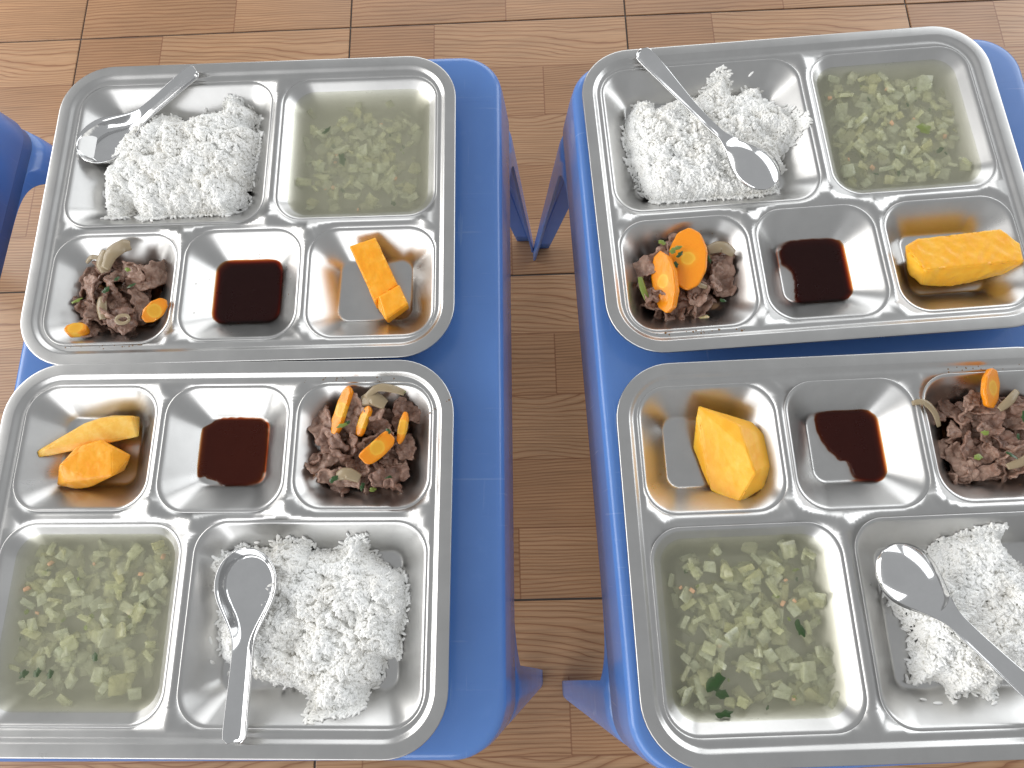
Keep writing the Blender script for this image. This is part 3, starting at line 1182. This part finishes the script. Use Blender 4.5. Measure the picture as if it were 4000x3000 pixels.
# ------------------------------------------------------------------ pumpkin pieces
def hull_mesh(points, name, mat, bev=.9, cuts=2, amp=.35, seed=0, fr=.22):
    bm = bmesh.new()
    for p in points: bm.verts.new(Vector(p))
    res = bmesh.ops.convex_hull(bm, input=bm.verts)
    junk = [g for g in res['geom_interior'] if isinstance(g, bmesh.types.BMVert)]
    if junk: bmesh.ops.delete(bm, geom=junk, context='VERTS')
    bmesh.ops.dissolve_limit(bm, angle_limit=math.radians(7), verts=bm.verts, edges=bm.edges)
    bmesh.ops.bevel(bm, geom=bm.edges[:], offset=bev, segments=2, affect='EDGES', clamp_overlap=True)
    bmesh.ops.triangulate(bm, faces=bm.faces)
    for _ in range(cuts + 3):
        long = [e for e in bm.edges if e.calc_length() > 2.2]
        if not long: break
        bmesh.ops.subdivide_edges(bm, edges=long, cuts=1, use_grid_fill=True)
        bmesh.ops.triangulate(bm, faces=[f for f in bm.faces if len(f.verts) > 3])
    bm.normal_update()
    for v in bm.verts:
        k = noise.noise(v.co * fr + Vector((seed * 3.1, 0, 0))) + .5 * noise.noise(v.co * fr * 2.7 + Vector((0, seed, 0)))
        v.co += v.normal * amp * k
    bmesh.ops.scale(bm, vec=(MM, MM, MM), verts=bm.verts)
    for f in bm.faces: f.smooth = True
    bm.normal_update()
    me = bpy.data.meshes.new(name)
    bm.to_mesh(me)
    bm.free()
    me.materials.append(mat)
    return me


def join_meshes(name, a, b):
    bm = bmesh.new()
    bm.from_mesh(a)
    bm.from_mesh(b)
    me = bpy.data.meshes.new(name)
    bm.to_mesh(me)
    bm.free()
    me.materials.append(a.materials[0])
    return me


def prism(top, bot):
    return [tuple(p) for p in top] + [tuple(p) for p in bot]


# A: a narrow bar with a raised block at its near end
barA = hull_mesh(prism([(92, -45, -1), (114.5, -37.5, -1), (134, -80, -6.5), (114, -94, -7)],
                       [(93, -47, -13), (113, -40, -13), (132, -82, -21), (113.5, -96, -21.5)]), 'bar', M_PUMP, .6, 2, .35, 1)
blkA = hull_mesh(prism([(118.5, -91.5, -2.0), (135.7, -81, -2.2), (143.4, -98, -4.0), (124.5, -111, -4.5)],
                       [(113, -93, -21), (133, -80, -21), (142, -97, -17), (124, -109.5, -19)]), 'blk', M_PUMP, .6, 2, .3, 2)
pa = mesh_obj('pumpkin_piece', join_meshes('pumpkin_piece', barA, blkA))
pa.matrix_world = TM['A']
tag(pa, 'narrow orange pumpkin bar with a raised block at one end, back tray of left table', 'pumpkin', 'boiled pumpkin pieces')
sl = mesh_obj('pumpkin_piece', hull_mesh(prism([(147.5, -76.1, -7), (118, -96.6, -6), (104, -101, -5.5), (78.7, -102.5, -6)],
                                               [(74.7, -86.5, -12), (112, -81.5, -11), (155, -69.5, -12), (156, -75, -10), (145, -84, -22), (104, -106, -19), (80, -104, -18), (113, -84, -22), (90, -88, -22)]), 'pumpkin_piece', M_PUMPY, .6, 2, .15, 3))
sl.matrix_world = TM['B']
tag(sl, 'pale yellow pumpkin slab behind the orange chunk, front tray of left table', 'pumpkin', 'boiled pumpkin pieces')
ch = mesh_obj('pumpkin_piece', hull_mesh(prism([(132, -62.7, -5), (121, -76.9, -5), (101.2, -82.9, -4.5), (92.1, -77.7, -5), (89.4, -54, -8), (107.6, -52, -8), (129.3, -50, -10)],
                                               [(142, -48.5, -20), (79.5, -71.3, -12), (86.4, -60, -18), (113.5, -46, -18), (123.8, -45, -19), (90, -62, -24), (120, -52, -24), (125, -70, -24), (100, -80, -24)]), 'pumpkin_piece', M_PUMP, .5, 2, .35, 4, .22))
ch.matrix_world = TM['B']
tag(ch, 'rough orange pumpkin chunk in front of the pale slab, front tray of left table', 'pumpkin', 'boiled pumpkin pieces')
cc = mesh_obj('pumpkin_piece', hull_mesh(prism([(69.7, -68.5, -1), (81.3, -62.8, -1), (115.6, -63.7, -2), (149.6, -59.9, 0), (161.5, -74, 0), (160.5, -90, 0), (124.7, -91, -1), (80.6, -91, -1)],
                                               [(75.6, -89, -15), (86, -98, -17), (109.7, -101, -18), (163, -93, -15), (78, -70, -18), (150, -66, -16), (90, -70, -24), (140, -72, -22), (92, -94, -23), (135, -94, -21)]), 'pumpkin_piece', M_PUMPM, .5, 2, .6, 5, .16))
cc.matrix_world = TM['C']
tag(cc, 'thick golden pumpkin block with a rough hollowed top, back tray of right table', 'pumpkin', 'boiled pumpkin pieces')
dd = mesh_obj('pumpkin_piece', hull_mesh([(118.7, -100.5, -9), (117.1, -110.5, -4), (89.2, -92.7, 2), (86.4, -74.4, 4), (81.6, -55.0, 2), (94.1, -32.5, -13), (110.6, -45.0, -20), (114.4, -59.4, -22), (120.2, -80.1, -22),
                                          (94.2, -103.5, -9), (74.4, -96.8, -11), (65.5, -86.1, -12), (63.2, -62.0, -12), (71.5, -44.7, -14), (90, -90, -24), (85, -60, -24)], 'pumpkin_piece', M_PUMPM, .4, 2, .2, 6))
dd.matrix_world = TM['D']
tag(dd, 'big pointed golden pumpkin wedge, front tray of right table', 'pumpkin', 'boiled pumpkin pieces')


# ------------------------------------------------------------------ beef heaps
def beef_mesh(seed):
    r = random.Random(seed)
    L, Wd = r.uniform(24, 40), r.uniform(12, 20)
    nu, nv = 30, 16
    c1, c2, c3 = r.uniform(-.07, .09), r.uniform(.02, .07) * r.choice((-1, 1)), r.uniform(.15, .35)
    ph = r.uniform(0, 6)
    verts = []
    x = z = 0.0
    ang = -c1 * L / 2
    ds = L / nu
    spine = []
    for i in range(nu + 1):
        s = i * ds
        spine.append((x, z, ang))
        ang += (c1 + c2 * 1.8 * math.sin(c3 * s + ph)) * ds
        x += math.cos(ang) * ds
        z += math.sin(ang) * ds
    mx = sum(p[0] for p in spine) / len(spine)
    mz = sum(p[1] for p in spine) / len(spine)
    cv = r.uniform(-.09, .09)
    so = Vector((seed * 13.7, seed * 3.3, 0))
    for i, (sx, sz, a) in enumerate(spine):
        f = i / nu
        endw = .55 + .45 * math.sin(math.pi * min(1, max(0, f * 1.0))) ** .5
        wl = Wd * endw * (1 + .45 * noise.noise(Vector((f * 5, 1, 0)) + so))
        wr = Wd * endw * (1 + .45 * noise.noise(Vector((f * 5, 9, 0)) + so))
        for j in range(nv + 1):
            b = -1 + 2 * j / nv
            y = b * .5 * (wl if b < 0 else wr)
            up = cv * y * y * .5
            p = Vector((sx - mx, y, sz - mz))
            nrm = Vector((-math.sin(a), 0, math.cos(a)))
            q = p + nrm * up
            k = 3.6 * noise.noise(q * .15 + so) + 1.3 * noise.noise(q * .34 + so * 2) + .35 * noise.noise(q * .8 + so)
            q += nrm * k
            q.x += 1.4 * noise.noise(q * .3 + so * 3)
            q.y += 1.4 * noise.noise(q * .3 + so * 5)
            verts.append(q * MM)
    m = nv + 1
    faces = [(i * m + j, (i + 1) * m + j, (i + 1) * m + j + 1, i * m + j + 1) for i in range(nu) for j in range(nv)]
    me = mesh_data('beef_slice', verts, faces)
    me.materials.append(M_BEEF)
    return me


BEEFS = [beef_mesh(40 + i) for i in range(14)]


def build_beef(tray, label, poly, n, seed, top, juice, extra=()):
    r = random.Random(seed)
    h = tag(empty('beef_heap', TM[tray]), label, 'beef', 'heaps of stir-fried beef')
    P = np.array(poly, float)
    P = P.mean(0) + (P - P.mean(0)) * 1.08
    poly = [tuple(p) for p in P]
    x0, y0 = P.min(0)
    x1, y1 = P.max(0)
    k = 0
    tries = 0
    placed = []
    while k < n and tries < 20000:
        tries += 1
        x, y = r.uniform(x0, x1), r.uniform(y0, y1)
        d = float(poly_dist(np.array([x]), np.array([y]), poly)[0])
        if d < 5: continue
        wx0, wx1, wy0, wy1 = WELLS['meat']
        if min(x - wx0, wx1 - x, y - wy0, wy1 - y) < 19: continue
        lay = k / n
        if any((x - a) ** 2 + (y - b) ** 2 < 8.0 ** 2 and abs(lay - c) < .3 for a, b, c in placed): continue
        placed.append((x, y, lay))
        zt = top * min(1, (d / 16) ** .6)
        base = max(well_z('meat', x, y), FLOORZ)
        z = base + 2.5 + (zt - 3) * (lay ** .8)
        o = mesh_obj('beef_slice', r.choice(BEEFS), None, h, Matrix.Translation((x * MM, y * MM, z * MM)) @ rand_rot(r, .45) @ Matrix.Scale(r.uniform(.8, 1.12), 4))
        solidify(o, .0016, 0)
        k += 1
    if juice:
        o = mesh_obj('meat_juice', pool_mesh(juice, 2.6, 'meat_juice', 1.5, seed), M_JUICE, h)
    return h


def rib_mesh(name, pts, w, mat, th=1.6, curl=.3, seed=0):
    """a curved ribbon of onion or stalk through points (mm)"""
    P = np.array(pts, float)
    n = 14
    rows = []
    k = len(P) - 1
    for i in range(n + 1):
        u = i / n * k
        j = min(int(u), k - 1)
        t = u - j
        p0, p1, p2, p3 = P[max(j - 1, 0)], P[j], P[j + 1], P[min(j + 2, k)]
        c = .5 * ((2 * p1) + (-p0 + p2) * t + (2 * p0 - 5 * p1 + 4 * p2 - p3) * t * t + (-p0 + 3 * p1 - 3 * p2 + p3) * t ** 3)
        tg = (p2 - p1) / (np.linalg.norm(p2 - p1) + 1e-9)
        side = np.cross(np.array([0, 0, 1.0]), tg)
        side /= np.linalg.norm(side) + 1e-9
        ww = w * (.55 + .45 * math.sin(math.pi * (i + .6) / (n + 1.2)))
        row = []
        for q in range(7):
            b = -1 + q / 3
            row.append(tuple((c + side * b * ww / 2 + np.array([0, 0, -curl * ww * b * b * .5])) * MM))
        rows.append(row)
    v, f = strip_surface(rows)
    me = mesh_data(name, v, f)
    me.materials.append(mat)
    return me


def ribbon(tray, pts, w, mat, label, name='onion_strip', cat='onion', th=.0016, group='onion strips in the beef'):
    c = np.array(pts).mean(0)
    me = rib_mesh(name, np.array(pts) - c, w, mat)
    o = mesh_obj(name, me)
    o.matrix_world = TM[tray] @ Matrix.Translation(Vector(c) * MM)
    solidify(o, th, 0)
    tag(o, label, cat, group)
    return o


def carrot_mesh(lx, ly, th, seed, cut=None, flutes=9):
    r = random.Random(seed)
    n = 40
    ring = []
    for i in range(n):
        a = 2 * math.pi * i / n
        rr = 1 + .035 * math.cos(flutes * a + seed)
        ring.append((lx / 2 * rr * math.cos(a), ly / 2 * rr * math.sin(a)))
    if cut:
        ring = [(max(cut[0], min(cut[1], x)), max(cut[2], min(cut[3], y))) for x, y in ring]
    pts = []
    for x, y in ring:
        pts.append((x, y, th / 2))
        pts.append((x * .97, y * .97, -th / 2))
    return hull_mesh(pts, 'carrot_slice', M_CARROT, .35, 1, .18, seed)


def carrot(tray, loc, rz, tilt_x, tilt_y, me, label):
    o = mesh_obj('carrot_slice', me)
    o.matrix_world = TM[tray] @ Matrix.Translation(Vector(loc) * MM) @ rot_z(rz) @ Matrix.Rotation(tilt_x, 4, 'X') @ Matrix.Rotation(tilt_y, 4, 'Y')
    tag(o, label, 'carrot', 'carrot slices among the beef')
    return o


JUICE_FULL = [(-152, -40), (-111, -38), (-70, -40), (-66, -76), (-69, -113), (-110, -116), (-152, -114), (-156, -76)]
JUICE_SMALL = [(-140, -52), (-111, -48), (-82, -50), (-76, -76), (-80, -103), (-110, -105), (-138, -104), (-142, -76)]
hA = build_beef('A', 'beef slices heaped with pale onion, back tray of left table',
                [(-140, -58), (-118, -44), (-100, -50), (-80, -50), (-76, -62), (-88, -78), (-80, -100), (-86, -117), (-112, -122), (-136, -116), (-146, -80)], 30, 61, 20, JUICE_SMALL)
hB = build_beef('B', 'beef slices heaped with four carrot slices, front tray of left table',
                [(-56, -58), (-64, -64), (-62, -88), (-54, -112), (-80, -118), (-100, -116), (-130, -120), (-148, -112), (-152, -70), (-150, -44), (-120, -38), (-84, -36), (-62, -46)], 34, 62, 20, JUICE_SMALL)
hC = build_beef('C', 'beef slices round a large upright carrot slice, back tray of right table',
                [(-155, -50), (-130, -42), (-100, -42), (-78, -52), (-58, -76), (-60, -104), (-76, -116), (-98, -106), (-130, -108), (-150, -100), (-158, -72)], 31, 63, 17, JUICE_FULL)
hD = build_beef('D', 'beef slices with a single carrot slice, front tray of right table',
                [(-72, -112), (-96, -116), (-130, -118), (-152, -110), (-156, -76), (-150, -44), (-120, -34), (-84, -36), (-72, -60), (-68, -90)], 35, 64, 17, JUICE_FULL)

carrot('A', (-70, -98, -3), .85, .55, -.2, carrot_mesh(25, 14, 4, 1), 'orange carrot slice leaning on the compartment edge beside the sauce')
carrot('A', (-136, -113, -6), .1, -.3, .1, carrot_mesh(18, 12, 7, 2, (-9, 9, -5, 6)), 'short carrot stub at the corner of the heap with pale onion')
carrot('B', (-93.5, -104, -1), 1.25, .35, .1, carrot_mesh(40, 13, 4, 3, (-20, 20, -6, 4)), 'longest carrot wedge, leftmost in the front tray of the left table')
carrot('B', (-111.5, -95, -1), 1.2, .4, .1, carrot_mesh(25, 10, 4, 4, (-13, 13, -5, 3)), 'small middle carrot wedge in the front tray of the left table')
carrot('B', (-123, -74, 0), .75, -.35, .05, carrot_mesh(34, 17, 5, 5, (-15, 15, -6, 8)), 'broad carrot slice nearest the viewer, front tray of the left table')
carrot('B', (-142, -90, -3), 1.4, .2, 0, carrot_mesh(26, 7, 4, 6), 'thin carrot sliver at the right of its heap, front tray of the left table')
carrot('C', (-110, -66, -1), 1.437, -.28, .05, carrot_mesh(56, 31, 4, 7, None, 10), 'large oval carrot slice with a pale core standing in the beef')
carrot('C', (-131, -84, -3), -1.52, .9, -.05, carrot_mesh(54, 24, 5.5, 8, None, 10), 'thick carrot slice lying on edge left of the large oval one')
carrot('D', (-109, -113, -1), 1.25, -.55, 0, carrot_mesh(32, 20, 4, 9, None, 8), 'single carrot slice leaning on the far wall, front tray of right table')

ribbon('A', [(-117, -60, 0), (-112, -48, 3), (-104, -40, 2), (-98, -38, -1)], 13, M_ONION, 'broad pale onion petal on top of the heap with a carrot stub')
ribbon('A', [(-118, -62, -3), (-120, -54, 1), (-117, -44, 2)], 9, M_ONION, 'pale onion petal beside the broad one, back tray of left table')
ribbon('A', [(-139, -50, -8), (-134, -46, -6), (-127, -47, -6)], 4, M_ONION, 'thin curled onion strip on the compartment wall, back tray of left table')
ribbon('A', [(-118, -84, -4), (-116, -93, -2), (-115, -104, -5)], 8, M_ONION, 'onion strip in the middle of the heap with a carrot stub')
ring = [(-93.5 + 5.5 * math.cos(a), -107 + 3.6 * math.sin(a), 1.0) for a in [i * math.pi / 5 for i in range(11)]]
ribbon('A', ring, 2.6, M_ONION, 'small oval onion ring lying on a beef slice', th=.002)
ribbon('B', [(-112, -114, 1), (-122, -121, 4), (-134, -120, 4), (-143, -117, 2)], 6, M_ONION, 'pale onion strip along the far wall, front tray of left table')
ribbon('B', [(-108, -112, -2), (-118, -113, 2), (-128, -108, 0)], 11, M_ONION, 'yellowish onion petal below the pale strip, front tray of left table')
ribbon('B', [(-92, -52, -3), (-100, -54, -1), (-110, -50, -3)], 9, M_ONION, 'onion petal low in the heap with four carrot slices')
ribbon('C', [(-98, -76, -3), (-104, -80, -1), (-104, -88, -2), (-97, -91, -4)], 4.5, M_ONION, 'curled onion strip right of the large oval carrot')
ribbon('C', [(-92, -58, -3), (-80, -56, -2), (-70, -62, -5)], 10, M_ONION, 'greyish onion petal behind the beef, back tray of right table')
ribbon('D', [(-47, -104, -1), (-56, -104, 0), (-64, -96, -3), (-68, -86, -8)], 4.5, M_ONION, 'onion strip hanging over the compartment edge, front tray of right table')
ribbon('D', [(-112, -96, -1), (-120, -102, 1), (-129, -110, -1)], 6, M_ONION, 'onion strip right of the single carrot slice')
ribbon('D', [(-110, -52, -4), (-122, -56, -1), (-134, -64, -4)], 6, M_ONION, 'onion strip near the viewer, front tray of right table')
ribbon('C', [(-150, -76, -9), (-149, -88, -7), (-145, -100, -10)], 4, M_HERB2, 'green stalk left of the thick carrot slice', 'herb_stalk', 'stalk', .003, None)
gar = mesh_obj('garlic_clove', hull_mesh([(6 * math.cos(a) * s, 4 * math.sin(a) * s, z) for a in [i * .52 for i in range(12)] for s, z in ((1, 0), (.7, 2.4), (.7, -2.4))], 'garlic_clove',
                                         mat_simple('cooked_garlic', srgb(232, 212, 160), .3, .5, Subsurface_Weight=.3, Subsurface_Scale=.003), .6, 1, .2, 3))
gar.matrix_world = TM['C'] @ Matrix.Translation((-.0995, -.1135, -.0175))
tag(gar, 'pale garlic clove near the front wall, back tray of right table', 'garlic')

for par, spots in ((hA, [(-138, -88, -3), (-112, -80, 0), (-92, -76, -2), (-96, -62, 0), (-104, -70, 0)]),
                   (hB, [(-95.5, -91, 2.5), (-99, -93, 2), (-132, -86, 3), (-141, -118, 0), (-90, -50, -3), (-112, -44, -5), (-120, -42, -6), (-133, -50, -2)]),
                   (hC, [(-123, -60, 3), (-118, -64, 4), (-122, -72, 2), (-129, -48, -4), (-94, -68, 0), (-86, -104, -4), (-119, -57, 2)]),
                   (hD, [(-96, -78, 0), (-120, -74, 0), (-128, -90, 0), (-88, -60, -2), (-112, -60, 0), (-138, -70, 0)])):
    for i, (x, y, z) in enumerate(spots):
        r_ = random.Random(x * 31 + y)
        child_leaf(par, x, y, z + 1, r_.uniform(4, 9), r_.uniform(3, 5), M_HERB if i % 3 else M_HERB2, int(x * 7 + y), r_.uniform(0, 3), tilt=r_.uniform(-.5, .5))


# ------------------------------------------------------------------ splashes dried on the trays
def specks(tray, spots, label, mat=M_SPECK):
    vv, ff = [], []
    for x, y, z, rad in spots:
        n = 7
        b = len(vv)
        for i in range(n):
            a = 6.283 * i / n
            q = rad * (1 + .3 * math.sin(3 * a + x))
            vv.append(((x + q * math.cos(a)) * MM, (y + q * math.sin(a)) * MM, (z + .05) * MM))
        vv.append((x * MM, y * MM, (z + .05 + rad * .35) * MM))
        for i in range(n): ff.append((b + i, b + (i + 1) % n, b + n))
    o = mesh_obj('sauce_specks', mesh_data('sauce_specks', vv, ff), mat)
    o.matrix_world = TM[tray]
    tag(o, label, 'specks', None, 'stuff')


def well_specks(name, n, seed, edge=False, rr=(.25, .7)):
    r = random.Random(seed)
    x0, x1, y0, y1 = WELLS[name]
    out = []
    while len(out) < n:
        x, y = r.uniform(x0 + 6, x1 - 6), r.uniform(y0 + 6, y1 - 6)
        d = min(x - x0, x1 - x, y - y0, y1 - y)
        if 8 < d < 24: out.append((x, y, well_z(name, x, y), r.uniform(*rr)))
    return out


r0 = random.Random(9)
specks('A', well_specks('sauce', 26, 1) + [(r0.uniform(-150, -70), -128 - r0.random() * 3, LAND, r0.uniform(.3, .8)) for _ in range(14)], 'tiny brown sauce specks round the square sauce pool')
specks('B', [(-150 - i * 1.9, -93 - i * 1.25 + r0.uniform(-.8, .8), -2.2 if i < 14 else 0.0, r0.uniform(.3, .8)) for i in range(5, 17)] +
       [(r0.uniform(-140, -60), r0.uniform(-132, -128), LAND, r0.uniform(.2, .7)) for _ in range(18)] + well_specks('meat', 12, 4), 'dotted brown trail over the rim beside the beef, front tray of left table')
specks('C', [(r0.uniform(-150, -70), r0.uniform(-131, -128), LAND, r0.uniform(.3, 1.0)) for _ in range(20)] + well_specks('meat', 16, 5), 'brown specks along the front edge below the beef, back tray of right table')
specks('D', [(r0.uniform(-150, -80), r0.uniform(-132, -128), LAND, r0.uniform(.3, .8)) for _ in range(16)] + well_specks('meat', 10, 6), 'brown specks above the beef, front tray of right table')
